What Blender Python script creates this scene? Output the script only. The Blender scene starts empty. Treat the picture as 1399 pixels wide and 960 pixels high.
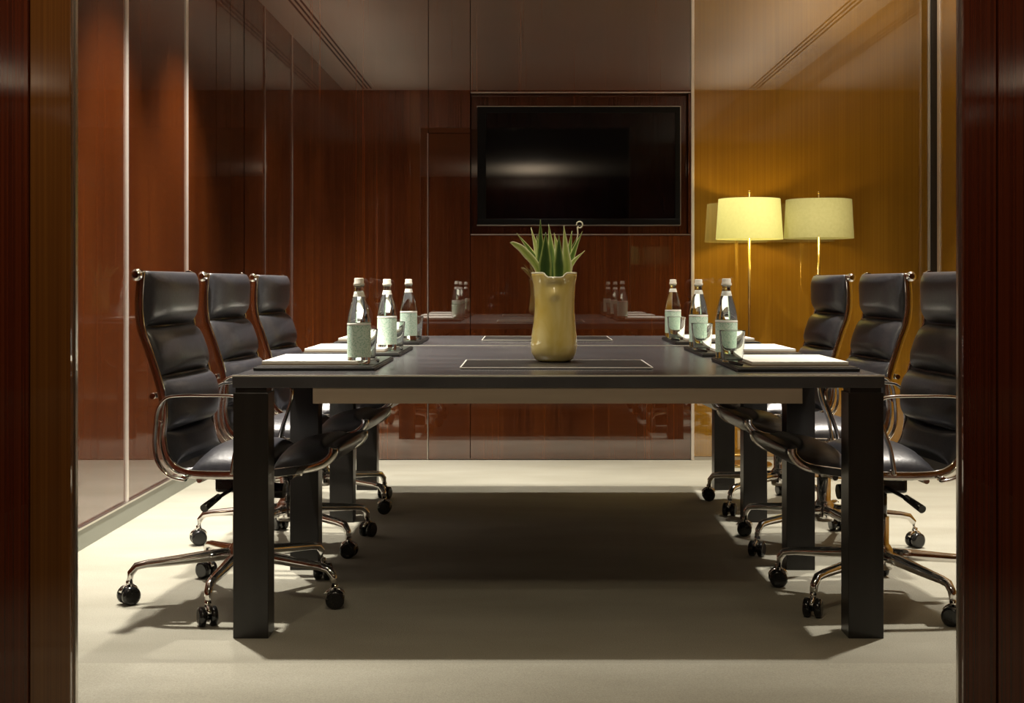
import bpy, bmesh, math, random
from mathutils import Vector, Matrix
PI = math.pi
sc = bpy.context.scene
C = sc.collection
random.seed(7)

# ------------------------------------------------------------------ camera
cam = bpy.data.cameras.new('camera'); co = bpy.data.objects.new('camera', cam); C.objects.link(co)
co.location = (0, 0, 1.005); co.rotation_euler = (PI/2, 0, 0)
cam.sensor_width = 36.0; cam.lens = 36.0*1800/1399
cam.shift_x = -21.5/1399; cam.shift_y = -92.0/1399
cam.clip_start = 0.05; cam.clip_end = 60
sc.camera = co
# ------------------------------------------------------------------ world, exposure
w = bpy.data.worlds.new('world'); sc.world = w; w.use_nodes = True
w.node_tree.nodes['Background'].inputs[0].default_value = (1.0, 0.86, 0.72, 1)
w.node_tree.nodes['Background'].inputs[1].default_value = 0.006
sc.view_settings.view_transform = 'Standard'; sc.view_settings.look = 'None'
sc.view_settings.gamma = 1.0; sc.view_settings.use_curve_mapping = False
sc.view_settings.exposure = 0.18
# ------------------------------------------------------------------ lights
RX0, RX1, RYB, RYF, CEIL = -1.70, 2.30, 7.53, 2.90, 2.795
def spot(name, loc, energy, size=75, blend=0.5, col=(1, 0.86, 0.70), rad=0.03, target=None):
    l = bpy.data.lights.new(name, 'SPOT'); l.energy = energy; l.spot_size = math.radians(size)
    l.spot_blend = blend; l.color = col; l.shadow_soft_size = rad
    o = bpy.data.objects.new(name, l); C.objects.link(o); o.location = loc
    if target:
        o.rotation_euler = (Vector(target)-Vector(loc)).to_track_quat('-Z', 'Y').to_euler()
    return o
COOL = (1, 0.93, 0.82)
for y in (4.3, 5.35, 6.4):
    spot('downlight_left', (-1.20, y, CEIL-0.03), 400, 80, 0.9, COOL)
for y in (4.3, 5.35, 6.4):
    spot('downlight_right', (1.58, y, CEIL-0.03), 280, 72, 0.9, COOL)
for x in (-0.75, 0.1, 0.95):
    spot('downlight_back', (x, 6.98, CEIL-0.03), 85, 56, 0.8, COOL)
for y in (4.7, 5.5, 6.2):
    spot('downlight_centre', (0.087, y, CEIL-0.03), 130, 52, 0.9, COOL)
spot('vase_fill_light', (-0.10, 3.25, CEIL-0.03), 45, 30, 0.7, COOL, 0.05, (0.087, 4.3, 0.85))  # added spot that brightens the front of the vase
spot('jamb_fill_light', (-1.15, 1.9, CEIL-0.1), 30, 80, 0.9, (1, 0.84, 0.62), 0.05, (-1.15, 2.7, 0.6))  # added pair of spots to lift the brightness of the jambs
spot('jamb_fill_light', (1.15, 1.9, CEIL-0.1), 14, 80, 0.9, (1, 0.84, 0.62), 0.05, (1.15, 2.7, 0.6))
spot('corridor_light', (-0.15, 1.55, 2.70), 45, 105, 0.6, (1, 0.84, 0.58), 0.10, (0.1, 3.2, 0))
def ceiling_fill(x, y, ln, wd, energy, col=(1, 0.84, 0.66)):       # added unseen uplights that brighten the ceiling
    l = bpy.data.lights.new('ceiling_fill_light', 'AREA'); l.shape = 'RECTANGLE'; l.size = wd; l.size_y = ln; l.energy = energy; l.color = col
    o = bpy.data.objects.new('ceiling_fill_light', l); C.objects.link(o); o.location = (x, y, 2.35); o.rotation_euler = (PI, 0, 0)
ceiling_fill(-1.2, 5.2, 4.2, 0.3, 9); ceiling_fill(1.8, 5.2, 4.2, 0.3, 17)
ceiling_fill(0.05, -5.5, 1.5, 0.5, 26)  # added uplight: corridor ceiling glow for the television screen to mirror

# ------------------------------------------------------------------ materials
def mat(name, base, rough=0.5, metal=0.0, ior=1.5, coat=0.0, coat_r=0.03, trans=0.0, emis=None, es=0.0, spec=None, coat_ior=1.5):
    m = bpy.data.materials.new(name); m.use_nodes = True
    b = m.node_tree.nodes['Principled BSDF']
    b.inputs['Base Color'].default_value = (*base, 1); b.inputs['Roughness'].default_value = rough
    b.inputs['Metallic'].default_value = metal; b.inputs['IOR'].default_value = ior
    b.inputs['Coat Weight'].default_value = coat; b.inputs['Coat Roughness'].default_value = coat_r
    b.inputs['Coat IOR'].default_value = coat_ior
    b.inputs['Transmission Weight'].default_value = trans
    if emis: b.inputs['Emission Color'].default_value = (*emis, 1); b.inputs['Emission Strength'].default_value = es
    return m
def noise_ramp(m, scale, stops, detail=4, nscale=1.0, bump=0.0, rough=None, coord='Object', dist=0.0):
    nt = m.node_tree; N = nt.nodes; L = nt.links; b = N['Principled BSDF']
    tc = N.new('ShaderNodeTexCoord'); mp = N.new('ShaderNodeMapping'); mp.inputs['Scale'].default_value = scale
    L.new(tc.outputs[coord], mp.inputs[0])
    n = N.new('ShaderNodeTexNoise'); n.inputs['Scale'].default_value = nscale; n.inputs['Detail'].default_value = detail
    n.inputs['Distortion'].default_value = dist
    L.new(mp.outputs[0], n.inputs['Vector'])
    r = N.new('ShaderNodeValToRGB'); e = r.color_ramp.elements
    e[0].position = stops[0][0]; e[0].color = (*stops[0][1], 1)
    e[1].position = stops[-1][0]; e[1].color = (*stops[-1][1], 1)
    for p, c in stops[1:-1]:
        q = e.new(p); q.color = (*c, 1)
    L.new(n.outputs[0], r.inputs[0]); L.new(r.outputs[0], b.inputs['Base Color'])
    if bump:
        bp = N.new('ShaderNodeBump'); bp.inputs['Strength'].default_value = bump; bp.inputs['Distance'].default_value = 0.002
        L.new(n.outputs[0], bp.inputs['Height']); L.new(bp.outputs[0], b.inputs['Normal'])
    return m
def wood(name, dark, mid, light, coat_ior=1.75, coat_r=0.015):
    m = mat(name, mid, 0.45, coat=1.0, coat_r=coat_r, coat_ior=coat_ior)
    m.node_tree.nodes['Principled BSDF'].inputs['Specular IOR Level'].default_value = 0.12
    nt = m.node_tree; N = nt.nodes; L = nt.links; b = N['Principled BSDF']
    tc = N.new('ShaderNodeTexCoord')
    a = N.new('ShaderNodeMapping'); a.inputs['Scale'].default_value = (150, 150, 0.6); L.new(tc.outputs['Object'], a.inputs[0])
    n1 = N.new('ShaderNodeTexNoise'); n1.inputs['Scale'].default_value = 1; n1.inputs['Detail'].default_value = 3; L.new(a.outputs[0], n1.inputs['Vector'])
    a2 = N.new('ShaderNodeMapping'); a2.inputs['Scale'].default_value = (7, 7, 0.35); L.new(tc.outputs['Object'], a2.inputs[0])
    n2 = N.new('ShaderNodeTexNoise'); n2.inputs['Scale'].default_value = 1; n2.inputs['Detail'].default_value = 2; L.new(a2.outputs[0], n2.inputs['Vector'])
    mx = N.new('ShaderNodeMath'); mx.operation = 'MULTIPLY_ADD'; mx.inputs[1].default_value = 0.62; L.new(n1.outputs[0], mx.inputs[0])
    m2 = N.new('ShaderNodeMath'); m2.operation = 'MULTIPLY'; m2.inputs[1].default_value = 0.38; L.new(n2.outputs[0], m2.inputs[0]); L.new(m2.outputs[0], mx.inputs[2])
    r = N.new('ShaderNodeValToRGB'); e = r.color_ramp.elements
    e[0].position = 0.33; e[0].color = (*dark, 1); e[1].position = 0.68; e[1].color = (*light, 1)
    q = e.new(0.5); q.color = (*mid, 1)
    L.new(mx.outputs[0], r.inputs[0]); L.new(r.outputs[0], b.inputs['Base Color'])
    return m

M = {}
M['wood'] = wood('mahogany_lacquer', (0.046, 0.0090, 0.0009), (0.074, 0.0155, 0.0015), (0.118, 0.0290, 0.0026), coat_ior=2.2)
M['wood_dark'] = wood('dark_mahogany', (0.045, 0.007, 0.002), (0.085, 0.014, 0.003), (0.13, 0.026, 0.006), coat_ior=2.0)
M['jamb'] = wood('jamb_wood', (0.10, 0.032, 0.005), (0.14, 0.048, 0.007), (0.19, 0.07, 0.011), coat_ior=2.2)
M['amber'] = wood('amber_lacquer', (0.24, 0.115, 0.007), (0.28, 0.135, 0.009), (0.32, 0.16, 0.012), coat_ior=2.4)
M['gap'] = mat('seam_black', (0.004, 0.002, 0.001), 0.6)
M['chrome'] = mat('chrome', (0.82, 0.80, 0.78), 0.07, metal=1)
M['strip'] = mat('satin_strip', (0.9, 0.84, 0.78), 0.42, metal=0.75)
M['steel'] = mat('brushed_steel', (0.60, 0.57, 0.53), 0.28, metal=1)
M['base_metal'] = mat('baseboard_metal', (0.24, 0.25, 0.21), 0.4, metal=0.2)
M['ceil'] = noise_ramp(mat('ceiling_paint', (0.6, 0.55, 0.48), 0.8), (1, 1, 1), [(0.3, (0.60, 0.55, 0.47)), (0.7, (0.65, 0.60, 0.52))])
M['slot'] = mat('slot_black', (0.01, 0.01, 0.01), 0.7)
def carpet(name='carpet', k=1.0):
    m = mat(name, (0.4, 0.38, 0.33), 0.95)
    nt = m.node_tree; N = nt.nodes; L = nt.links; b = N['Principled BSDF']
    tc = N.new('ShaderNodeTexCoord')
    a = N.new('ShaderNodeMapping'); a.inputs['Scale'].default_value = (1.6, 4.0, 1); L.new(tc.outputs['Object'], a.inputs[0])
    n1 = N.new('ShaderNodeTexNoise'); n1.inputs['Scale'].default_value = 1; n1.inputs['Detail'].default_value = 6; L.new(a.outputs[0], n1.inputs['Vector'])
    n2 = N.new('ShaderNodeTexNoise'); n2.inputs['Scale'].default_value = 260; n2.inputs['Detail'].default_value = 3; L.new(tc.outputs['Object'], n2.inputs['Vector'])
    r = N.new('ShaderNodeValToRGB'); e = r.color_ramp.elements
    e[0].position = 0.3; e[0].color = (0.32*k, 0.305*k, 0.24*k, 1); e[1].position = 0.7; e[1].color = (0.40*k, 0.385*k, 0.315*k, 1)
    L.new(n1.outputs[0], r.inputs[0])
    mx = N.new('ShaderNodeMix'); mx.data_type = 'RGBA'; mx.blend_type = 'MULTIPLY'; mx.inputs[0].default_value = 0.5
    r2 = N.new('ShaderNodeValToRGB'); r2.color_ramp.elements[0].position = 0.3; r2.color_ramp.elements[0].color = (0.55, 0.55, 0.55, 1); r2.color_ramp.elements[1].position = 0.7
    L.new(n2.outputs[0], r2.inputs[0]); L.new(r.outputs[0], mx.inputs['A']); L.new(r2.outputs[0], mx.inputs['B'])
    L.new(mx.outputs['Result'], b.inputs['Base Color'])
    bp = N.new('ShaderNodeBump'); bp.inputs['Strength'].default_value = 0.5; bp.inputs['Distance'].default_value = 0.004
    L.new(n2.outputs[0], bp.inputs['Height']); L.new(bp.outputs[0], b.inputs['Normal'])
    return m
M['carpet'] = carpet(); M['carpet_light'] = carpet('carpet_lighter', 1.12)  # second carpet tone, slightly lighter, laid around the wide opening
M['tabletop'] = noise_ramp(mat('table_top_lacquer', (0.03, 0.028, 0.027), 0.27, ior=1.5), (3, 14, 3),
                           [(0.3, (0.045, 0.044, 0.047)), (0.7, (0.075, 0.073, 0.077))], 5)
M['tableleg'] = noise_ramp(mat('table_leg_wood', (0.012, 0.011, 0.010), 0.35), (30, 30, 2), [(0.3, (0.008, 0.007, 0.006)), (0.7, (0.016, 0.014, 0.012))])
M['apron'] = noise_ramp(mat('apron_metal', (0.20, 0.16, 0.12), 0.45, metal=0.3), (2, 2, 30), [(0.3, (0.36, 0.29, 0.22)), (0.7, (0.42, 0.34, 0.26))])
M['edge'] = mat('table_edge_metal', (0.85, 0.82, 0.75), 0.45, metal=0.5)
M['leather'] = noise_ramp(mat('black_leather', (0.012, 0.012, 0.014), 0.33, ior=1.7), (1, 1, 1), [(0.3, (0.026, 0.026, 0.031)), (0.7, (0.040, 0.040, 0.047))], 6, 90, 0.25)
M['plastic'] = noise_ramp(mat('black_plastic', (0.012, 0.012, 0.012), 0.16), (1, 1, 1), [(0.3, (0.010, 0.010, 0.010)), (0.7, (0.015, 0.015, 0.015))], 2, 40)
M['folder'] = noise_ramp(mat('folder_leather', (0.014, 0.013, 0.012), 0.35), (1, 1, 1), [(0.3, (0.012, 0.011, 0.010)), (0.7, (0.02, 0.018, 0.016))], 4, 120, 0.2)
M['paper'] = noise_ramp(mat('paper', (0.86, 0.84, 0.76), 0.7), (1, 1, 1), [(0.3, (0.84, 0.82, 0.74)), (0.7, (0.88, 0.86, 0.78))], 3, 20)
M['card'] = noise_ramp(mat('pad_card', (0.35, 0.28, 0.18), 0.7), (1, 1, 1), [(0.3, (0.32, 0.26, 0.16)), (0.7, (0.38, 0.30, 0.2))], 3, 20)
M['glass'] = mat('clear_glass', (0.93, 0.98, 0.95), 0.0, ior=1.45, trans=1.0)
M['water'] = mat('bottle_glass', (0.90, 0.97, 0.94), 0.0, ior=1.38, trans=1.0)
M['cap'] = noise_ramp(mat('bottle_cap', (0.8, 0.78, 0.68), 0.35), (1, 1, 1), [(0.3, (0.80, 0.77, 0.66)), (0.7, (0.86, 0.84, 0.74))], 2, 90)
def label_mat():
    m = mat('bottle_label', (0.5, 0.7, 0.58), 0.5)
    nt = m.node_tree; N = nt.nodes; L = nt.links; b = N['Principled BSDF']
    tc = N.new('ShaderNodeTexCoord')
    n = N.new('ShaderNodeTexVoronoi'); n.inputs['Scale'].default_value = 190; L.new(tc.outputs['Object'], n.inputs['Vector'])
    r = N.new('ShaderNodeValToRGB'); e = r.color_ramp.elements
    e[0].position = 0.15; e[0].color = (0.30, 0.56, 0.42, 1); e[1].position = 0.55; e[1].color = (0.66, 0.82, 0.70, 1)
    L.new(n.outputs['Distance'], r.inputs[0]); L.new(r.outputs[0], b.inputs['Base Color'])
    return m
M['label'] = label_mat()
M['label_white'] = noise_ramp(mat('label_white', (0.85, 0.87, 0.80), 0.5), (1, 1, 1), [(0.3, (0.80, 0.83, 0.76)), (0.7, (0.9, 0.9, 0.84))], 2, 60)
M['vase'] = noise_ramp(mat('vase_glass', (0.40, 0.31, 0.08), 0.16, ior=1.6, coat=1.0, coat_r=0.05, coat_ior=1.7), (1, 1, 0.6), [(0.3, (0.55, 0.40, 0.08)), (0.7, (0.74, 0.62, 0.27))], 3, 9, dist=1.0)
M['vase_lip'] = mat('vase_lip', (0.85, 0.82, 0.60), 0.1, coat=1.0)
def leaf_mat(name='leaf', c0=(0.035, 0.09, 0.012), c1=(0.17, 0.27, 0.04), c2=(0.72, 0.75, 0.36)):
    m = mat(name, (0.05, 0.12, 0.02), 0.35)
    nt = m.node_tree; N = nt.nodes; L = nt.links; b = N['Principled BSDF']
    at = N.new('ShaderNodeAttribute'); at.attribute_name = 'edge'
    tc = N.new('ShaderNodeTexCoord'); n = N.new('ShaderNodeTexNoise'); n.inputs['Scale'].default_value = 25; L.new(tc.outputs['Object'], n.inputs['Vector'])
    ad = N.new('ShaderNodeMath'); ad.operation = 'MULTIPLY_ADD'; ad.inputs[1].default_value = 0.35; L.new(n.outputs[0], ad.inputs[0]); L.new(at.outputs['Fac'], ad.inputs[2])
    r = N.new('ShaderNodeValToRGB'); e = r.color_ramp.elements
    e[0].position = 0.25; e[0].color = (*c0, 1); e[1].position = 1.0; e[1].color = (*c2, 1)
    q = e.new(0.62); q.color = (*c1, 1)
    L.new(ad.outputs[0], r.inputs[0]); L.new(r.outputs[0], b.inputs['Base Color'])
    return m
M['leaf'] = leaf_mat(); M['leaf_pale'] = leaf_mat('pale_leaf', (0.22, 0.30, 0.05), (0.45, 0.50, 0.14), (0.85, 0.85, 0.5)); M['leaf_dark'] = leaf_mat('dark_leaf', (0.02, 0.055, 0.01), (0.05, 0.10, 0.015), (0.35, 0.42, 0.12))
M['tv'] = mat('tv_frame', (0.002, 0.002, 0.0025), 0.5, ior=1.25)
M['screen'] = mat('tv_screen', (0.002, 0.002, 0.003), 0.035, ior=1.7)
M['shade'] = noise_ramp(mat('lamp_shade', (0.80, 0.74, 0.40), 0.9, emis=(1.0, 0.86, 0.20), es=0.42), (1, 1, 1), [(0.3, (0.42, 0.40, 0.15)), (0.7, (0.46, 0.44, 0.17))], 2, 60)
M['shade_dim'] = noise_ramp(mat('lamp_shade_dim', (0.70, 0.62, 0.30), 0.9, emis=(1.0, 0.80, 0.22), es=0.17), (1, 1, 1), [(0.3, (0.26, 0.24, 0.09)), (0.7, (0.30, 0.28, 0.11))], 2, 60)
M['bulb'] = mat('bulb', (1, 0.9, 0.6), 0.5, emis=(1, 0.78, 0.35), es=3)
M['brass'] = mat('lamp_brass', (0.75, 0.55, 0.22), 0.25, metal=1)

# ------------------------------------------------------------------ mesh helpers
def add_box(bm, x0, x1, y0, y1, z0, z1, mi=0, bev=0.0):
    r = bmesh.ops.create_cube(bm, size=1.0); vs = r['verts']
    for v in vs:
        v.co = Vector(((x0+x1)/2+v.co.x*(x1-x0), (y0+y1)/2+v.co.y*(y1-y0), (z0+z1)/2+v.co.z*(z1-z0)))
    fs = set(f for v in vs for f in v.link_faces)
    for f in fs: f.material_index = mi
    if bev > 0:
        es = list(set(e for f in fs for e in f.edges))
        rr = bmesh.ops.bevel(bm, geom=es, offset=bev, segments=2, affect='EDGES', profile=0.5)
        for f in rr['faces']: f.material_index = mi
def ring(bm, c, t, r, seg, up=None, sx=1.0, sy=1.0):
    t = Vector(t).normalized(); u = Vector(up) if up else (Vector((0, 0, 1)) if abs(t.z) < 0.95 else Vector((1, 0, 0)))
    a = t.cross(u).normalized(); b = a.cross(t).normalized()
    return [bm.verts.new(Vector(c)+(a*math.cos(2*PI*k/seg)*sx+b*math.sin(2*PI*k/seg)*sy)*r) for k in range(seg)]
def add_tube(bm, pts, rad, seg=12, up=None, sx=1.0, sy=1.0, mi=0):
    pts = [Vector(p) for p in pts]; rs = rad if isinstance(rad, (list, tuple)) else [rad]*len(pts)
    rings = []
    for i, p in enumerate(pts):
        t = (pts[min(i+1, len(pts)-1)]-pts[max(i-1, 0)])
        rings.append(ring(bm, p, t, rs[i], seg, up, sx, sy))
    for a, b in zip(rings, rings[1:]):
        for k in range(seg):
            f = bm.faces.new((a[k], a[(k+1) % seg], b[(k+1) % seg], b[k])); f.smooth = True; f.material_index = mi
    for rg in (rings[0][::-1], rings[-1]):
        f = bm.faces.new(rg); f.material_index = mi
def add_lathe(bm, prof, seg=32, c=(0, 0, 0), close=True, mi=0):
    c = Vector(c); rings = []
    for r, z in prof:
        if r < 1e-6: rings.append([bm.verts.new(c+Vector((0, 0, z)))])
        else: rings.append([bm.verts.new(c+Vector((r*math.cos(2*PI*k/seg), r*math.sin(2*PI*k/seg), z))) for k in range(seg)])
    for a, b in zip(rings, rings[1:]):
        for k in range(seg):
            k2 = (k+1) % seg
            if len(a) == 1 and len(b) == 1: continue
            if len(a) == 1: f = bm.faces.new((a[0], b[k2], b[k]))
            elif len(b) == 1: f = bm.faces.new((a[k], a[k2], b[0]))
            else: f = bm.faces.new((a[k], a[k2], b[k2], b[k]))
            f.smooth = True; f.material_index = mi
    return rings
def catmull(pts, n=6):
    P = [Vector(p) for p in pts]; P = [P[0]*2-P[1]]+P+[P[-1]*2-P[-2]]; out = []
    for i in range(1, len(P)-2):
        for k in range(n):
            t = k/n; a, b, c, d = P[i-1], P[i], P[i+1], P[i+2]
            out.append(0.5*((2*b)+(c-a)*t+(2*a-5*b+4*c-d)*t*t+(3*b-a-3*c+d)*t**3))
    out.append(P[-2]); return out
def obj(name, bm, mats, parent=None, smooth=False):
    bmesh.ops.recalc_face_normals(bm, faces=bm.faces)
    me = bpy.data.meshes.new(name); bm.to_mesh(me); bm.free()
    for m in (mats if isinstance(mats, (list, tuple)) else [mats]): me.materials.append(m)
    if smooth:
        for p in me.polygons: p.use_smooth = True
    o = bpy.data.objects.new(name, me); C.objects.link(o)
    if parent: o.parent = parent
    return o
def thing(name, label, cat, loc=(0, 0, 0), rz=0, group=None):
    o = bpy.data.objects.new(name, None); C.objects.link(o); o.location = loc; o.rotation_euler = (0, 0, rz)
    o['label'] = label; o['category'] = cat
    if group: o['group'] = group
    return o
def tag(o, label, cat, group=None):
    o['label'] = label; o['category'] = cat
    if group: o['group'] = group
    return o
def dup(root, loc, rz, label, group=None):
    r = root.copy(); C.objects.link(r); r.location = loc; r.rotation_euler = (0, 0, rz); r['label'] = label
    if group: r['group'] = group
    for ch in list(root.children):
        c = ch.copy(); C.objects.link(c); c.parent = r
        for g in ch.children:
            d = g.copy(); C.objects.link(d); d.parent = c
    return r
def struct(name, bm, mats, parent=None):
    o = obj(name, bm, mats, parent)
    if not parent: o['kind'] = 'structure'
    return o
def box(name, dims, m, bev=0, parent=None):
    bm = bmesh.new(); add_box(bm, *dims, bev=bev); return obj(name, bm, m, parent)

# ------------------------------------------------------------------ setting
HX0, HX1, HY0 = -2.3, 2.3, -6.9           # the corridor the camera stands in
OX0, OX1, OYF, OH = -0.995, 0.948, 2.86, 2.45
bm = bmesh.new(); add_box(bm, RX0-0.1, RX1+0.1, OYF, RYB+0.1, -0.1, 0); add_box(bm, HX0-.1, HX1+.1, HY0-.1, OYF, -0.1, 0)
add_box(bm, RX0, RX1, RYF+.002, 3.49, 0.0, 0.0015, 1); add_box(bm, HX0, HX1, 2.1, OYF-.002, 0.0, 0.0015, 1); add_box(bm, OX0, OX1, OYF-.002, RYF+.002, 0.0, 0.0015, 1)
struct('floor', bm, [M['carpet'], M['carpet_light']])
bm = bmesh.new()
add_box(bm, RX0-0.1, RX1+0.1, OYF, RYB+0.1, CEIL, CEIL+0.1); add_box(bm, HX0-.1, HX1+.1, HY0-.1, OYF, CEIL, CEIL+0.1)
struct('ceiling', bm, M['ceil'])
# back wall: lacquered panels separated by shadow gaps
T = 0.03
bm = bmesh.new()
add_box(bm, RX0-0.1, RX1+0.1, RYB+0.09, RYB+0.15, 0, CEIL, 1)
cols = [(RX0, -1.622), (-1.618, -0.570), (-0.566, -0.330)]
for i, (a, b) in enumerate(cols):
    if i == 2:
        add_box(bm, a, b, RYB, RYB+T, 0.005, 1.865, 0); add_box(bm, a, b, RYB, RYB+T, 1.869, CEIL, 0)
    else: add_box(bm, a, b, RYB, RYB+T, 0.005, CEIL, 0)
NX0, NX1, NZ0, NZ1 = -0.326, 0.920, 1.288, 2.100
add_box(bm, NX0, 0.932, RYB, RYB+T, 0.005, NZ0, 0); add_box(bm, NX0, 0.932, RYB, RYB+T, NZ1, CEIL, 0)
add_box(bm, NX1, 0.932, RYB, RYB+T, NZ0, NZ1, 0)
add_box(bm, NX0, NX1, RYB+0.07, RYB+0.09, NZ0, NZ1, 0)      # back of the niche
add_box(bm, NX0, NX1, RYB+T, RYB+0.09, NZ0-0.02, NZ0, 0); add_box(bm, NX0, NX1, RYB+T, RYB+0.09, NZ1, NZ1+0.02, 0)
wb = struct('wall_back', bm, [M['wood'], M['gap']])
bm = bmesh.new(); add_box(bm, 0.952, RX1-0.016, RYB, RYB+T, 0.02, CEIL); obj('amber_panel', bm, M['amber'], wb)
# metal strips of the back wall
bm = bmesh.new(); add_box(bm, 0.933, 0.951, RYB-0.012, RYB+T, 0, CEIL, bev=0.003); struct('trim_1', bm, M['strip'])
bm = bmesh.new(); add_box(bm, 0.952, RX1-0.016, RYB-0.008, RYB+T, 0, 0.019); struct('trim_2', bm, M['steel'])
bm = bmesh.new()
add_box(bm, RX1-0.014, RX1-0.001, RYB-0.012, RYB+T, 0, CEIL, 0, 0.002)
struct('trim_3', bm, M['strip'])
bm = bmesh.new(); add_box(bm, RX1-0.006, RX1+.001, RYB-0.19, RYB-0.145, 0, CEIL, bev=0.002); struct('trim_4', bm, M['strip'])
bm = bmesh.new(); add_box(bm, -0.574, -0.569, RYB-0.004, RYB+0.01, 0, 1.867); struct('trim_5', bm, M['steel'])
bm = bmesh.new()
for z in (NZ0, NZ1): add_box(bm, NX0, NX1+0.012, RYB-0.003, RYB+0.02, z-0.003, z+0.003)
struct('trim_6', bm, M['steel'])
# left wall panels with chrome strips
bm = bmesh.new()
add_box(bm, RX0-0.15, RX0-T, OYF, RYB+0.1, 0, CEIL, 1)
edges = [RYF, 5.578, 6.562, 7.19, RYB]
for a, b in zip(edges, edges[1:]): add_box(bm, RX0-T, RX0, a+0.003, b-0.003, 0.0, CEIL, 0)
struct('wall_left', bm, [M['wood'], M['gap']])
for i, y in enumerate((5.578, 6.562)):
    bm = bmesh.new(); add_box(bm, RX0-0.01, RX0+0.008, y-0.012, y+0.012, 0.086, CEIL, bev=0.002); struct('trim_%d' % (7+i), bm, M['strip'])
bm = bmesh.new(); add_box(bm, RX0, RX0+0.012, RYF, RYB, 0, 0.078, 0); add_box(bm, RX0, RX0+0.016, RYF, RYB, 0.078, 0.086, 1)
struct('baseboard_left', bm, [M['base_metal'], M['steel']])
# right wall
bm = bmesh.new()
add_box(bm, RX1+T, RX1+0.15, OYF, RYB+0.1, 0, CEIL, 1)
edges = [RYF, 4.6, 6.1, RYB-0.14, RYB]
for a, b in zip(edges, edges[1:]): add_box(bm, RX1, RX1+T, a+0.003, b-0.003, 0.0, CEIL, 1 if a > 7 else 0)
struct('wall_right', bm, [M['amber'], M['gap']])
# front wall with the wide opening the camera looks through
bm = bmesh.new()
JL, JR = -1.083, 1.020
add_box(bm, HX0-0.1, JL-.002, OYF, RYF, 0, CEIL, 0); add_box(bm, JR+.002, HX1+0.1, OYF, RYF, 0, CEIL, 0)
add_box(bm, JL, OX0, OYF+0.006, RYF, 0, CEIL, 1, 0.002); add_box(bm, OX1, JR, OYF+0.006, RYF, 0, CEIL, 0, 0.002)
add_box(bm, OX0, OX1, OYF, RYF, OH, CEIL, 0)
struct('wall_front', bm, [M['wood_dark'], M['jamb']])
bm = bmesh.new()
add_box(bm, OX0, OX0+0.004, RYF-0.012, RYF+0.003, 0, OH); add_box(bm, OX1-0.004, OX1, RYF-0.012, RYF+0.003, 0, OH)
struct('trim_9', bm, M['steel'])
# corridor
bm = bmesh.new(); add_box(bm, HX0-0.1, HX0, HY0, OYF, 0, CEIL); add_box(bm, HX1, HX1+0.1, HY0, OYF, 0, CEIL); add_box(bm, HX0-0.1, HX1+0.1, HY0-0.1, HY0, 0, CEIL)
struct('wall_corridor', bm, M['wood_dark'])
# air slots in the ceiling
for nm, xs in (('right', (2.03, 2.065, 2.10)), ('left', (-1.50, -1.465, -1.43))):
    t = thing('air_diffuser', 'long black-slotted air diffuser in the ceiling along the %s wall' % nm, 'air vent', (sum(xs)/3, 5.2, CEIL))
    bm = bmesh.new(); add_box(bm, -0.07, 0.07, -2.2, 2.2, -0.003, 0.0); obj('frame', bm, M['ceil'], t)
    for x in xs:
        bm = bmesh.new(); add_box(bm, x-sum(xs)/3-0.007, x-sum(xs)/3+0.007, -2.18, 2.18, -0.005, -0.003); obj('slot', bm, M['slot'], t)

# ------------------------------------------------------------------ television
t = thing('television', 'black flat-screen television set in the wood-panelled wall niche', 'television', (0.2925, RYB+0.07, 1.345))
bm = bmesh.new()
Wt, Ht = 1.163, 0.676
add_box(bm, -Wt/2, Wt/2, -0.055, 0.0, 0, 0.035, 0, 0.004); add_box(bm, -Wt/2, Wt/2, -0.055, 0, Ht-0.035, Ht, 0, 0.004)
add_box(bm, -Wt/2, -Wt/2+0.05, -0.055, 0, 0.03, Ht-0.03, 0, 0.004); add_box(bm, Wt/2-0.03, Wt/2, -0.055, 0, 0.03, Ht-0.03, 0, 0.004)
obj('frame', bm, M['tv'], t)
bm = bmesh.new(); add_box(bm, -Wt/2+0.045, Wt/2-0.027, -0.048, -0.005, 0.032, Ht-0.032); obj('screen', bm, M['screen'], t)
bm = bmesh.new()
add_box(bm, -Wt/2-0.003, Wt/2+0.003, -0.05, -0.01, Ht, Ht+0.004); add_box(bm, -Wt/2-0.003, Wt/2+0.003, -0.05, -0.01, -0.004, 0)
add_box(bm, Wt/2, Wt/2+0.004, -0.05, -0.01, 0, Ht)
obj('metal_edge', bm, M['steel'], t)

# ------------------------------------------------------------------ table
TX, TW, TH = 0.087, 0.925, 0.747
TY0, TYS, TY1 = 3.735, 5.50, 6.52
t = thing('conference_table', 'long dark conference table with square legs and a metal apron', 'table', (TX, TY0, 0))
def slab(y0, y1, TH=0.747, eh=0.004):
    bm = bmesh.new(); add_box(bm, -TW, TW, y0, y1, TH-0.036, TH-0.004, 0, 0.0015); o = obj('tabletop', bm, M['tabletop'], t)
    bm = bmesh.new(); add_box(bm, -TW+0.003, TW-0.003, y0+0.003, y1-0.003, TH-0.004, TH, 0); obj('top_surface', bm, M['tabletop'], o)
    bm = bmesh.new(); add_box(bm, -TW, TW, y0-0.001, y0+0.004, TH-eh, TH+0.0004, 0); obj('metal_edge', bm, M['edge'], o)
slab(0, TYS-TY0-0.001); slab(TYS-TY0+0.001, TY1-TY0, 0.750, 0.004)
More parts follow.
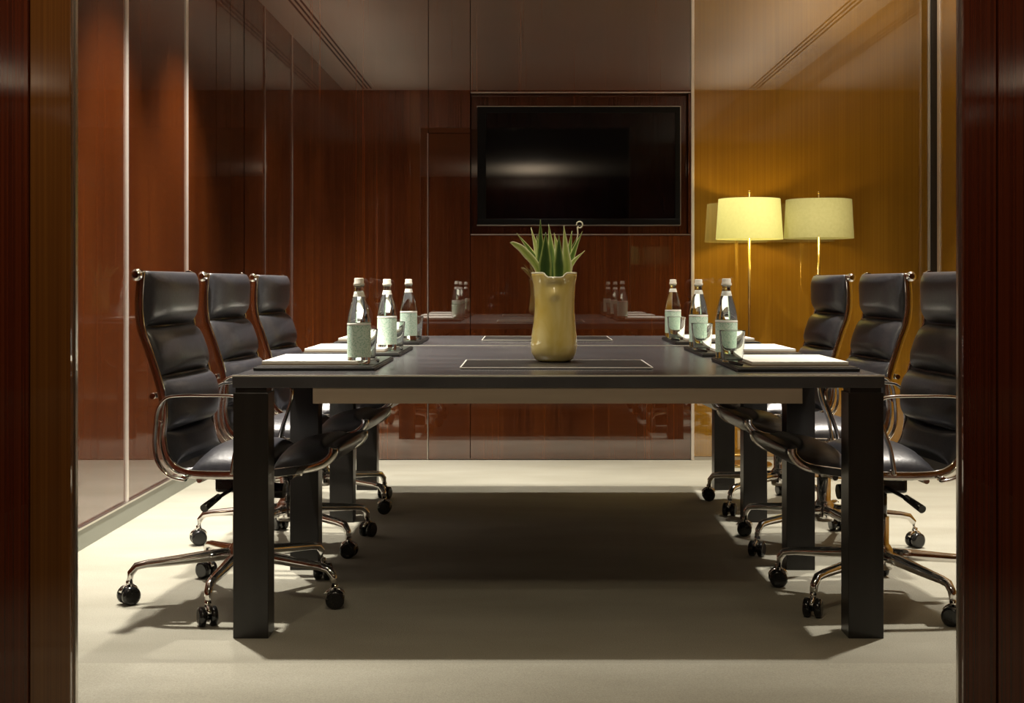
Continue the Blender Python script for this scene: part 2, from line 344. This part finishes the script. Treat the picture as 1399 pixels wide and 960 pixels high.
for y in (0.002, 0.895, 1.82, 2.69):
    for s in (-1, 1):
        bm = bmesh.new(); x0, x1 = sorted((s*(TW-0.002), s*(TW-0.102)))
        add_box(bm, x0, x1, y, y+0.09, 0, TH-0.050, 0, 0.002); add_box(bm, x0+0.006, x1-0.006, y+0.005, y+0.085, TH-0.052, TH-0.036, 0)
        obj('leg', bm, M['tableleg'], t)
bm = bmesh.new()
add_box(bm, -0.697, 0.693, 0.004, 0.022, TH-0.081, TH-0.036, 0, 0.001)
obj('apron', bm, M['apron'], t)
bm = bmesh.new()
for s in (-1, 1): add_box(bm, s*0.66-0.03, s*0.66+0.03, 0.03, TY1-TY0-0.05, TH-0.075, TH-0.036)
obj('underframe', bm, M['tableleg'], t)
def desk_mat(y0, y1, z, label):
    h = (y1-y0)/2; t = thing('desk_mat', label, 'desk mat', (TX, (y0+y1)/2, z), 0, 'dark leather desk mats down the middle of the table')
    bm = bmesh.new(); add_box(bm, -0.289, 0.289, -h+.003, h-.003, 0, 0.005, 0, 0.001); obj('leather_top', bm, M['folder'], t)
    bm = bmesh.new(); add_box(bm, -0.293, 0.293, -h-.001, -h+.003, 0.0025, 0.006); add_box(bm, 0.289, 0.293, -h+.003, h, 0.0025, 0.006); add_box(bm, -0.293, -0.289, -h+.003, h, 0.0025, 0.006); add_box(bm, -.289, .289, h-.003, h, .0025, .006)
    obj('metal_rim', bm, M['edge'], t)
desk_mat(3.99, 4.39, TH+.0004, 'dark desk mat with metal rim lying under the vase')
desk_mat(5.88, 6.32, .7504, 'dark desk mat with metal rim behind the vase, near the far table end')

# ------------------------------------------------------------------ chair  (faces local +x)
PROF = catmull([(-.240, 1.045), (-.246, .95), (-.240, .872), (-.215, .80), (-.189, .72), (-.173, .66), (-.170, .60), (-.175, .54),
                (-.158, .475), (-.115, .438), (-.03, .428), (.12, .432), (.25, .447), (.325, .470), (.362, .505), (.366, .535)][:] and
               [Vector((x, 0, z)) for x, z in [(-.240, 1.045), (-.246, .95), (-.240, .872), (-.215, .80), (-.189, .72), (-.173, .66), (-.170, .60), (-.175, .54),
                (-.158, .475), (-.115, .438), (-.03, .428), (.12, .432), (.25, .447), (.315, .462), (.348, .490), (.352, .515)]], 6)
ARC = [0.0]
for a, b in zip(PROF, PROF[1:]): ARC.append(ARC[-1]+(b-a).length)
LEN = ARC[-1]
def at(s):
    s = max(0, min(LEN, s))
    for i in range(len(ARC)-1):
        if s <= ARC[i+1]: break
    f = (s-ARC[i])/(ARC[i+1]-ARC[i]); p = PROF[i].lerp(PROF[i+1], f)
    a = PROF[max(i-2, 0)]; b = PROF[min(i+3, len(PROF)-1)]; t = (b-a).normalized()
    return p, Vector((-t.z, 0, t.x)), t
def s_at_z(z, back=True):
    for i, p in enumerate(PROF):
        if p.z <= z: return ARC[i]
def pad_mesh(bm, s0, s1, hw, T, back_t=0.012, nu=18, nv=20, e=3.6):
    top = []; bot = []
    for i in range(nu+1):
        u = -1+2*i/nu; uu = math.sin(u*PI/2); s = (s0+s1)/2+uu*(s1-s0)/2; p, n, t = at(s); r1 = []; r2 = []
        if s0 < 0: pass
        for j in range(nv+1):
            v = math.sin((-1+2*j/nv)*PI/2)
            prof = (max(0, 1-abs(uu)**e)**0.5)*(max(0, 1-abs(v)**e)**0.5)
            crown = 1+0.10*(1-v*v)
            yv = v*hw*(1-0.03*abs(uu)**6)
            r1.append(bm.verts.new(p+n*(0.004+T*prof*crown)+Vector((0, yv, 0))))
            r2.append(bm.verts.new(p-n*(back_t*prof)+Vector((0, yv, 0))))
        top.append(r1); bot.append(r2)
    for g, fl in ((top, 0), (bot, 1)):
        for i in range(nu):
            for j in range(nv):
                q = [g[i][j], g[i+1][j], g[i+1][j+1], g[i][j+1]]
                f = bm.faces.new(q if not fl else q[::-1]); f.smooth = True
    loop = lambda g: [g[i][0] for i in range(nu+1)]+[g[nu][j] for j in range(1, nv+1)]+[g[i][nv] for i in range(nu-1, -1, -1)]+[g[0][j] for j in range(nv-1, 0, -1)]
    a = loop(top); b = loop(bot)
    for k in range(len(a)):
        k2 = (k+1) % len(a); f = bm.faces.new((a[k], b[k], b[k2], a[k2])); f.smooth = True
def band(bm, pts, y, wid, th):
    # flat band swept along a path in the xz plane
    prev = None
    for i, p in enumerate(pts):
        t = (pts[min(i+1, len(pts)-1)]-pts[max(i-1, 0)]).normalized(); n = Vector((-t.z, 0, t.x))
        cur = [bm.verts.new(p+n*a*th/2+Vector((0, y+b*wid/2, 0))) for a, b in ((-1, -1), (-1, 1), (1, 1), (1, -1))]
        if prev:
            for k in range(4):
                f = bm.faces.new((prev[k], prev[(k+1) % 4], cur[(k+1) % 4], cur[k])); f.smooth = True
        else: bm.faces.new(cur[::-1])
        prev = cur
    bm.faces.new(prev)
def bevelmod(o, wd=0.002):
    m = o.modifiers.new('bevel', 'BEVEL'); m.width = wd; m.segments = 2; m.limit_method = 'ANGLE'; return o
def make_chair(label, group):
    c = thing('office_chair', label, 'chair', group=group)
    # sling
    bm = bmesh.new(); nn = 60; f0 = []; b0 = []
    for i in range(nn+1):
        p, n, t = at(LEN*i/nn)
        f0.append([bm.verts.new(p+n*0.006+Vector((0, y, 0))) for y in (-.232, .232)]); b0.append([bm.verts.new(p-n*0.006+Vector((0, y, 0))) for y in (-.232, .232)])
    for i in range(nn):
        for q in ((f0[i][0], f0[i+1][0], f0[i+1][1], f0[i][1]), (b0[i][1], b0[i+1][1], b0[i+1][0], b0[i][0]),
                  (f0[i][0], b0[i][0], b0[i+1][0], f0[i+1][0]), (f0[i][1], f0[i+1][1], b0[i+1][1], b0[i][1])):
            bm.faces.new(q).smooth = True
    bm.faces.new((f0[0][0], f0[0][1], b0[0][1], b0[0][0])); bm.faces.new((f0[-1][1], f0[-1][0], b0[-1][0], b0[-1][1]))
    obj('sling', bm, M['leather'], c)
    zz = [s_at_z(v) for v in (0.882, 0.722, 0.562)]
    bm = bmesh.new(); pad_mesh(bm, -0.012, zz[0]-0.003, 0.218, 0.060, 0.03); obj('headrest', bm, M['leather'], c)
    bm = bmesh.new(); pad_mesh(bm, zz[0]+0.003, zz[1]-0.003, 0.222, 0.052, 0.022); obj('back_pad', bm, M['leather'], c)
    bm = bmesh.new(); pad_mesh(bm, zz[1]+0.003, zz[2]-0.003, 0.222, 0.052, 0.022); obj('back_pad', bm, M['leather'], c)
    bm = bmesh.new(); pad_mesh(bm, zz[2]+0.003, zz[2]+0.12, 0.222, 0.034, 0.018); obj('back_pad', bm, M['leather'], c)
    s1 = zz[2]+0.165; mid = (s1+LEN)/2+0.01
    bm = bmesh.new(); pad_mesh(bm, s1, mid-0.002, 0.222, 0.070, 0.012); obj('seat_pad', bm, M['leather'], c)
    bm = bmesh.new(); pad_mesh(bm, mid+0.002, LEN+0.004, 0.222, 0.064, 0.012); obj('seat_pad', bm, M['leather'], c)
    for s in (-1, 1):
        bm = bmesh.new(); band(bm, PROF, s*0.238, 0.012, 0.026); bevelmod(obj('side_rail', bm, M['chrome'], c), 0.004)
        bm = bmesh.new(); add_tube(bm, [(-.250, s*0.230, 1.033), (-.250, s*0.254, 1.033), (-.250, s*0.260, 1.033)], [0.018, 0.018, 0.010], 16); obj('rail_finial', bm, M['chrome'], c)
        arm = catmull([Vector((x, 0, z)) for x, z in [(-.09, .415), (-.14, .428), (-.175, .465), (-.187, .515), (-.184, .58), (-.176, .630), (-.150, .662), (-.11, .670), (-.03, .671),
                       (.065, .669), (.095, .655), (.098, .620), (.080, .560), (.062, .510), (.052, .455), (.05, .435)]], 5)
        bm = bmesh.new(); band(bm, arm, s*0.266, 0.024, 0.009); bevelmod(obj('armrest', bm, M['chrome'], c), 0.003)
        for (x, z) in ((-.178, .585), (-.10, .420), (.052, .440)):
            bm = bmesh.new(); add_tube(bm, [(x, s*0.236, z), (x, s*0.264, z)], 0.009, 12); obj('arm_bracket', bm, M['chrome'], c)
    bm = bmesh.new(); add_tube(bm, [(-.255, -.238, 1.033), (-.255, .238, 1.033)], 0.007, 10); obj('top_rod', bm, M['chrome'], c)
    for x, z in ((-.205, .665), (-.06, .412), (.22, .425)):
        bm = bmesh.new(); add_tube(bm, [(x, -.238, z), (x, .238, z)], 0.009, 10); obj('spreader', bm, M['chrome'], c)
    for s in (-1, 1):
        bm = bmesh.new(); add_tube(bm, [(-.07, s*.05, .405), (.22, s*.10, .418)], 0.011, 10); obj('seat_bar', bm, M['chrome'], c)
    bm = bmesh.new(); add_box(bm, -0.07, 0.10, -.055, .055, 0.345, 0.402, 0, 0.010); add_tube(bm, [(0.03, 0, .35), (0.14, 0, .345)], [0.028, 0.024], 16)
    obj('tilt_mechanism', bm, M['plastic'], c)
    for s in (-1, 1):
        bm = bmesh.new(); add_tube(bm, [(0.0, s*.05, .365), (-0.02, s*.18, .350)], 0.006, 10); add_tube(bm, [(-0.02, s*.17, .352), (-0.04, s*.255, .330)], [0.010, 0.013], 10)
        obj('lever', bm, M['plastic'], c)
    bm = bmesh.new(); add_lathe(bm, [(0, .10), (.036, .10), (.040, .115), (.040, .160), (.030, .175), (.026, .18), (.026, .265), (0, .265)], 24)
    obj('column', bm, M['chrome'], c)
    bm = bmesh.new(); add_lathe(bm, [(0, .26), (.020, .26), (.020, .35), (0, .35)], 20); obj('gas_lift', bm, M['plastic'], c)
    b = bpy.data.objects.new('star_base', bpy.data.meshes.new('star_base'))
    bm = bmesh.new()
    for k in range(5):
        a = 2*PI*k/5; d = Vector((math.cos(a), math.sin(a), 0)); z = Vector((0, 0, 1))
        pts = [d*0.02+z*0.145, d*0.10+z*0.140, d*0.20+z*0.131, d*0.29+z*0.124, d*0.322+z*0.118, d*0.338+z*0.098, d*0.343+z*0.066]
        add_tube(bm, pts, [.021, .020, .017, .014, .0135, .0125, .011], 12, sx=1.0, sy=0.95)
    b = obj('star_base', bm, M['chrome'], c)
    for k in range(5):
        a = 2*PI*k/5; d = Vector((math.cos(a), math.sin(a), 0)); tt = Vector((-math.sin(a+0.5), math.cos(a+0.5), 0)); ctr = d*0.345+Vector((0, 0, 0.029))
        bm = bmesh.new()
        for s in (-1, 1): add_tube(bm, [ctr+tt*s*0.006, ctr+tt*s*0.010, ctr+tt*s*0.024, ctr+tt*s*0.028], [0.022, 0.029, 0.029, 0.022], 20)
        add_tube(bm, [ctr-tt*0.008, ctr+tt*0.008], 0.012, 12)
        w_ = obj('caster', bm, M['plastic'], b)
        bm = bmesh.new(); side = tt.cross(Vector((0, 0, 1)))
        hood = [ctr+side*(0.031*math.cos(q))+Vector((0, 0, 0.031*math.sin(q))) for q in [PI*i/8 for i in range(1, 8)]]
        add_tube(bm, hood, 0.005, 8, sx=2.4, sy=0.5, up=tuple(tt.cross(side))) if False else add_tube(bm, hood, 0.006, 8)
        add_tube(bm, [ctr+Vector((0, 0, .028)), ctr+Vector((0, 0, .046))], 0.009, 10)
        # caster hood is one small part on the base
        obj('caster_hood', bm, M['chrome'], b)
    return c
CG = 'black leather office chairs around the table'
def base_phase(ch, deg):
    for o in ch.children:
        if o.name.startswith('star_base'): o.rotation_euler = (0, 0, math.radians(deg))
R = math.radians
specs = [(-0.918, 4.22, -4, -94, 'high-backed black leather office chair at the left, nearest the doorway'),
         (-0.925, 5.06, -4, -39, 'black leather office chair in the middle of the left side of the table'),
         (-0.925, 5.94, -4, -30, 'black leather office chair on the left side, farthest back near the panelled wall'),
         (1.125, 4.20, 184, 220, 'black leather office chair at the right, partly hidden by the right door jamb'),
         (1.135, 5.05, 184, 213, 'black leather office chair in the middle of the right side of the table'),
         (1.135, 5.94, 184, 221, 'black leather office chair on the right side, farthest back near the lamps')]
chair0 = make_chair(specs[0][4], CG)
for i, (x, y, rz, ph, lab) in enumerate(specs):
    if i == 0: c = chair0
    else: c = dup(chair0, (x, y, 0), R(rz), lab, CG)
    c.location = (x, y, 0); c.rotation_euler = (0, 0, R(rz)); base_phase(c, ph-rz)

# ------------------------------------------------------------------ place settings
Z0 = TH
def make_folder(label):
    f = thing('desk_folder', label, 'folder', group='desk folders at the six seats')
    bm = bmesh.new(); add_box(bm, -.18, .18, -.28, .28, 0, .010, 0, .002); obj('cover', bm, M['folder'], f)
    bm = bmesh.new(); add_box(bm, -.175, .175, -.275, .275, .010, .013, 0, .001); obj('inner_board', bm, M['folder'], f)
    return f
def make_pad(label):
    f = thing('notepad', label, 'notepad', group='white notepads on the desk folders')
    bm = bmesh.new(); add_box(bm, -.145, .145, -.20, .20, .003, .012, 0, .001); obj('paper_block', bm, M['paper'], f)
    bm = bmesh.new(); add_box(bm, -.146, .146, -.201, .201, 0, .003, 0); obj('backing_card', bm, M['card'], f)
    return f
def make_bottle(label):
    f = thing('water_bottle', label, 'bottle', group='glass water bottles at the six seats')
    bm = bmesh.new()
    add_lathe(bm, [(0, .004), (.020, .002), (.030, 0), (.034, .004), (.0355, .012), (.0355, .125), (.0345, .140), (.030, .165), (.0235, .190), (.0165, .210), (.0135, .222), (.0135, .236), (.0155, .238), (.0155, .242), (.013, .244), (0, .244)], 32)
    obj('glass_body', bm, M['water'], f)
    bm = bmesh.new(); add_lathe(bm, [(0.0362, .022), (.0362, .118)], 32); add_lathe(bm, [(0.0358, .118), (.0358, .022)], 32)
    obj('label', bm, M['label'], f)
    bm = bmesh.new(); add_lathe(bm, [(0.0355, .119), (.0368, .121), (.0368, .124), (.0355, .126)], 32); obj('label_band', bm, M['label_white'], f)
    bm = bmesh.new(); add_lathe(bm, [(0.0185, .206), (.0160, .215), (.0148, .221), (.0142, .221), (.0153, .215), (.0178, .206), (.0185, .206)], 32)
    obj('neck_label', bm, M['label_white'], f)
    bm = bmesh.new(); add_lathe(bm, [(0.0158, .240), (.0172, .241), (.0172, .247), (.0148, .249), (.0148, .260), (.013, .263), (0, .263)], 24)
    obj('cap', bm, M['cap'], f)
    return f
def make_glass(label):
    f = thing('drinking_glass', label, 'glass', group='tumblers beside the water bottles')
    bm = bmesh.new()
    add_lathe(bm, [(0, 0), (.030, 0), (.0325, .004), (.0405, .098), (.0410, .100), (.0398, .100), (.0390, .098), (.0312, .013), (.028, .009), (0, .009)], 32)
    obj('tumbler', bm, M['glass'], f)
    bm = bmesh.new(); pts = catmull([Vector((.036, 0, .085)), Vector((.055, 0, .088)), Vector((.062, 0, .070)), Vector((.052, 0, .042)), Vector((.033, 0, .034))], 6)
    return f
def make_pen(label):
    f = thing('pen', label, 'pen', group='black pens lying on the folders')
    bm = bmesh.new(); add_tube(bm, [(0, -.065, .005), (0, -.055, .005), (0, .06, .005), (0, .068, .005)], [.0015, .0045, .005, .004], 10); obj('barrel', bm, M['plastic'], f)
    bm = bmesh.new(); add_tube(bm, [(.005, .02, .008), (.005, .06, .008)], .0014, 6); obj('clip', bm, M['chrome'], f)
    return f
def make_coaster(label):
    o = thing('coaster', label, 'coaster', group='glass coasters under the bottles')
    return o
seats = [('left', 0, 4.19), ('left', 1, 4.95), ('left', 2, 5.80), ('right', 0, 4.15), ('right', 1, 4.93), ('right', 2, 5.79)]
where = ['nearest the doorway', 'in the middle', 'nearest the back wall']
protos = {}
def put(key, maker, loc, rz, lab):
    if key not in protos:
        o = maker(lab); protos[key] = o; o.location = loc; o.rotation_euler = (0, 0, rz)
    else: o = dup(protos[key], loc, rz, lab)
    return o
lb = [(-.516, 4.03), (-.521, 4.88), (-.508, 5.62)]
lg = [(-.523, 4.24), (-.513, 5.08), (-.500, 5.80)]
rb = [(.653, 4.33), (.661, 5.10), (.655, 5.94)]
rg = [(.640, 4.12), (.646, 4.88), (.646, 5.72)]
for side, k, y in seats:
    cx = -.635 if side == 'left' else .797
    wh = 'at the %s seat %s' % (side, where[k])
    Z0 = TH+.0006 if k < 2 else .7506
    put('folder', make_folder, (cx, y, Z0), 0, 'black leather desk folder ' + wh)
    px = cx-0.025 if side == 'left' else cx+0.02
    put('pad', make_pad, (px, y+0.0, Z0+.013), 0, 'white paper notepad ' + wh)
    b = (lb if side == 'left' else rb)[k]; g = (lg if side == 'left' else rg)[k]
    put('bottle', make_bottle, (b[0], b[1], Z0+.013), 0, 'glass water bottle with white cap ' + wh)
    put('glass', make_glass, (g[0], g[1], Z0+.013), 0, 'clear glass tumbler by a bottle ' + wh)
    pp = (-0.475, y-0.02) if side == 'left' else (0.632, y-0.16)
    put('pen', make_pen, (pp[0], pp[1], Z0+.013), R(8), 'black pen on a folder ' + wh)

# ------------------------------------------------------------------ vase and plant
VZ = TH+0.0056; VX, VY = 0.086, 4.30
v = thing('vase', 'tall amber glass vase with a notched rim, holding spiky leaves', 'vase', (VX, VY, VZ))
prof_o = [(0, 0), (.048, 0), (.062, .008), (.0735, .030), (.0755, .055), (.0735, .085), (.0700, .12), (.0670, .16), (.0661, .19), (.0660, .20), (.0662, .21), (.0666, .22), (.0670, .23), (.0676, .24), (.0682, .25), (.0705, .262), (.0735, .280), (.0740, .288)]
prof_i = [(.0700, .288), (.0675, .278), (.0635, .24), (.062, .20), (.063, .16), (.066, .10), (.066, .04), (.05, .014), (0, .012)]
bm = bmesh.new(); rings = add_lathe(bm, prof_o+prof_i, 96)
def notch(vv):
    a = math.atan2(vv.co.y, vv.co.x)+PI/2-0.02
    a = (a+PI) % (2*PI)-PI
    if vv.co.z > 0.25:
        d = math.exp(-(a/0.46)**8); vv.co.z -= 0.015*d*min(1, (vv.co.z-0.25)/0.035); vv.co.y -= 0.004*d*min(1, (vv.co.z-0.24)/0.03)
    if 0.19 < vv.co.z < 0.25 and abs(a) < 0.7 and math.hypot(vv.co.x, vv.co.y) > .060:
        vv.co.y -= 0.010*math.exp(-(a/0.28)**2)*math.sin((vv.co.z-0.19)/0.06*PI)**2
    # hand-blown unevenness
    q = 1+0.018*math.sin(3*a+vv.co.z*18)+0.012*math.sin(2*a-vv.co.z*30)
    vv.co.x *= q; vv.co.y *= q
for vv in bm.verts: notch(vv)
obj('body', bm, M['vase'], v)
bm = bmesh.new(); tmp = []
for k in range(64):
    a = 2*PI*k/64; vt = type('o', (), {})(); vt.co = Vector((.0722*math.cos(a), .0722*math.sin(a), .2885)); notch(vt); tmp.append(vt.co)
n_ = len(tmp); rr = []
for k in range(n_):
    t_ = tmp[(k+1) % n_]-tmp[k-1]; rr.append(ring(bm, tmp[k], t_, 0.0028, 8))
for k in range(n_):
    a, b = rr[k], rr[(k+1) % n_]
    for q in range(8): bm.faces.new((a[q], a[(q+1) % 8], b[(q+1) % 8], b[q])).smooth = True
obj('lip', bm, M['vase_lip'], v)

pl = thing('spiky_plant', 'spiky green agave leaves with pale tips standing in the amber vase', 'plant', (VX, VY, VZ+0.02))
def leaf(pts, wmax, face=0.0, m='leaf'):
    pts = catmull([Vector(p) for p in pts], 6); n = len(pts); bm = bmesh.new(); lay = bm.verts.layers.float.new('edge')
    rows = []
    for i, p in enumerate(pts):
        s = i/(n-1); t = (pts[min(i+1, n-1)]-pts[max(i-1, 0)]).normalized()
        side = t.cross(Vector((math.sin(face), -math.cos(face), 0))).normalized(); nrm = side.cross(t).normalized()
        w_ = wmax*(0.65+0.6*s if s < 0.45 else (0.92*(1-((s-0.45)/0.55)**1.4)))
        if s < .45: w_ = wmax*(0.62+0.30*s/0.45)
        w_ = max(w_, 0.0006); th = 0.0035*(1-s)+0.0006; row = []
        for q in (-1, -.55, 0, .55, 1):
            vv = bm.verts.new(p+side*w_*q+nrm*(-(1-q*q)*w_*0.30)*1.0); vv[lay] = abs(q)**2*0.8+0.25*s; row.append(vv)
        row2 = []
        for q in (-1, -.55, 0, .55, 1):
            vv = bm.verts.new(p+side*w_*q+nrm*(-(1-q*q)*w_*0.30+th*(1.1-abs(q)))); vv[lay] = abs(q)**2*0.8+0.25*s; row2.append(vv)
        rows.append((row, row2))
    for (a, a2), (b, b2) in zip(rows, rows[1:]):
        for k in range(4):
            bm.faces.new((a[k], a[k+1], b[k+1], b[k])).smooth = True; bm.faces.new((a2[k+1], a2[k], b2[k], b2[k+1])).smooth = True
        bm.faces.new((a[0], b[0], b2[0], a2[0])); bm.faces.new((a[4], a2[4], b2[4], b[4]))
    for r_ in (rows[0], rows[-1]): bm.faces.new(r_[0]+r_[1][::-1])
    return obj('leaf', bm, M[m], pl)
# tips given as x offset, y offset, height above the vase base; the leaves root inside the vase
K = 1/424.0
def tip(px, py): return ((px-757)*K, (496-py)*K-0.02)
defs = [((696, 332), -.035, -.03, .013, 'bend'), ((705, 318), -.03, .01, .012, 'c'), ((725, 310), -.045, .035, .013, 's'), ((738, 300), -.05, -.02, .016, 's'),
        ((750, 305), .0, .04, .015, 's'), ((770, 309), .03, -.035, .015, 's'), ((782, 315), .04, .02, .013, 's'), ((796, 316), .045, -.01, .012, 's'),
        ((799, 343), .04, -.03, .010, 'c'), ((745, 318), -.02, -.045, .021, 's'), ((763, 322), .01, -.05, .019, 's'), ((757, 318), .02, .0, .018, 's'),
        ((733, 322), -.03, .0, .016, 's'), ((790, 322), .02, .035, .015, 's')]
for li, (tp, bx, by, wd, kind) in enumerate(defs):
    tx, tz = tip(*tp); r0 = 0.6
    base = Vector((bx*0.6, by*0.6, 0.03)); mouth = Vector((max(-.044, min(.044, bx*1.1+tx*0.25)), by*0.9, 0.255))
    end = Vector((tx, by*1.3, tz))
    if kind == 'bend': mid = mouth.lerp(end, 0.55)+Vector((0.005, 0, 0.018)); m2 = mouth.lerp(end, .85)+Vector((0, 0, .012)); pts = [base, mouth, mid, m2, end]
    elif kind == 'c': mid = mouth.lerp(end, 0.5)+Vector((0.012 if tx < 0 else -.012, 0, 0.004)); pts = [base, mouth, mid, end]
    else: mid = mouth.lerp(end, 0.5)+Vector((-0.15*(end.x-mouth.x), 0, 0)); pts = [base, mouth, mid, end]
    leaf(pts, wd*1.12, random.uniform(-.5, .5), 'leaf_pale' if li in (0, 2, 5, 8, 11) else 'leaf_dark' if li in (3, 9, 10, 13) else 'leaf')
# curled pale tendril at the top right
bm = bmesh.new(); cc = Vector((tip(792, 307)[0], -.01, tip(792, 307)[1])); pts = [Vector((.03, 0, .05)), Vector((.04, 0, .26)), cc+Vector((-.008, 0, -.05))]
pts += [cc+Vector((.010*math.cos(q), 0, .010*math.sin(q))) for q in [-PI*0.75+2*PI*0.92*i/12 for i in range(13)]]
add_tube(bm, catmull(pts, 3), 0.0022, 8); obj('tendril', bm, M['vase_lip'], pl)

# ------------------------------------------------------------------ floor lamps
def make_lamp(label, loc, rt, rb_, h0, h1, shade_m, power):
    f = thing('floor_lamp', label, 'lamp', loc, 0, 'floor lamps by the amber wall')
    bm = bmesh.new(); add_lathe(bm, [(0, 0), (.12, 0), (.125, .004), (.125, .012), (.118, .018), (.012, .022), (0, .022)], 40); obj('base', bm, M['brass'], f)
    bm = bmesh.new(); add_tube(bm, [(0, 0, .02), (0, 0, h1+0.03)], .008, 14); obj('pole', bm, M['brass'], f)
    bm = bmesh.new(); add_lathe(bm, [(0, h1+.03), (.006, h1+.03), (.007, h1+.045), (0, h1+.05)], 12); obj('finial', bm, M['brass'], f)
    bm = bmesh.new(); add_lathe(bm, [(rb_, h0), (rt, h1), (rt-.002, h1), (rb_-.002, h0), (rb_, h0)], 48); s = obj('lamp_shade', bm, shade_m, f)
    bm = bmesh.new()
    for k in range(3):
        a = 2*PI*k/3; add_tube(bm, [(0, 0, h1-.01), ((rt-.001)*math.cos(a), (rt-.001)*math.sin(a), h1-.004)], .002, 6)
    obj('shade_spider', bm, M['brass'], s)
    bm = bmesh.new(); bmesh.ops.create_uvsphere(bm, u_segments=16, v_segments=10, radius=.03, matrix=Matrix.Translation((0.0, 0.0, (h0+h1)/2))); obj('bulb', bm, M['bulb'], f, True)
    l = bpy.data.lights.new('lamp_light', 'POINT'); l.energy = power; l.color = (1, 0.74, 0.30); l.shadow_soft_size = 0.04
    lo = bpy.data.objects.new('lamp_light', l); C.objects.link(lo); lo.parent = f; lo.location = (0, -0.06, (h0+h1)/2)
    return f
make_lamp('bright cream-shaded floor lamp standing nearer the wood panelling', (1.228, 7.30, 0), .170, .185, 1.253, 1.476, M['shade'], 5)
make_lamp('dimmer cream-shaded floor lamp, right of the brighter one', (1.612, 7.30, 0), .180, .191, 1.258, 1.472, M['shade_dim'], 1.8)
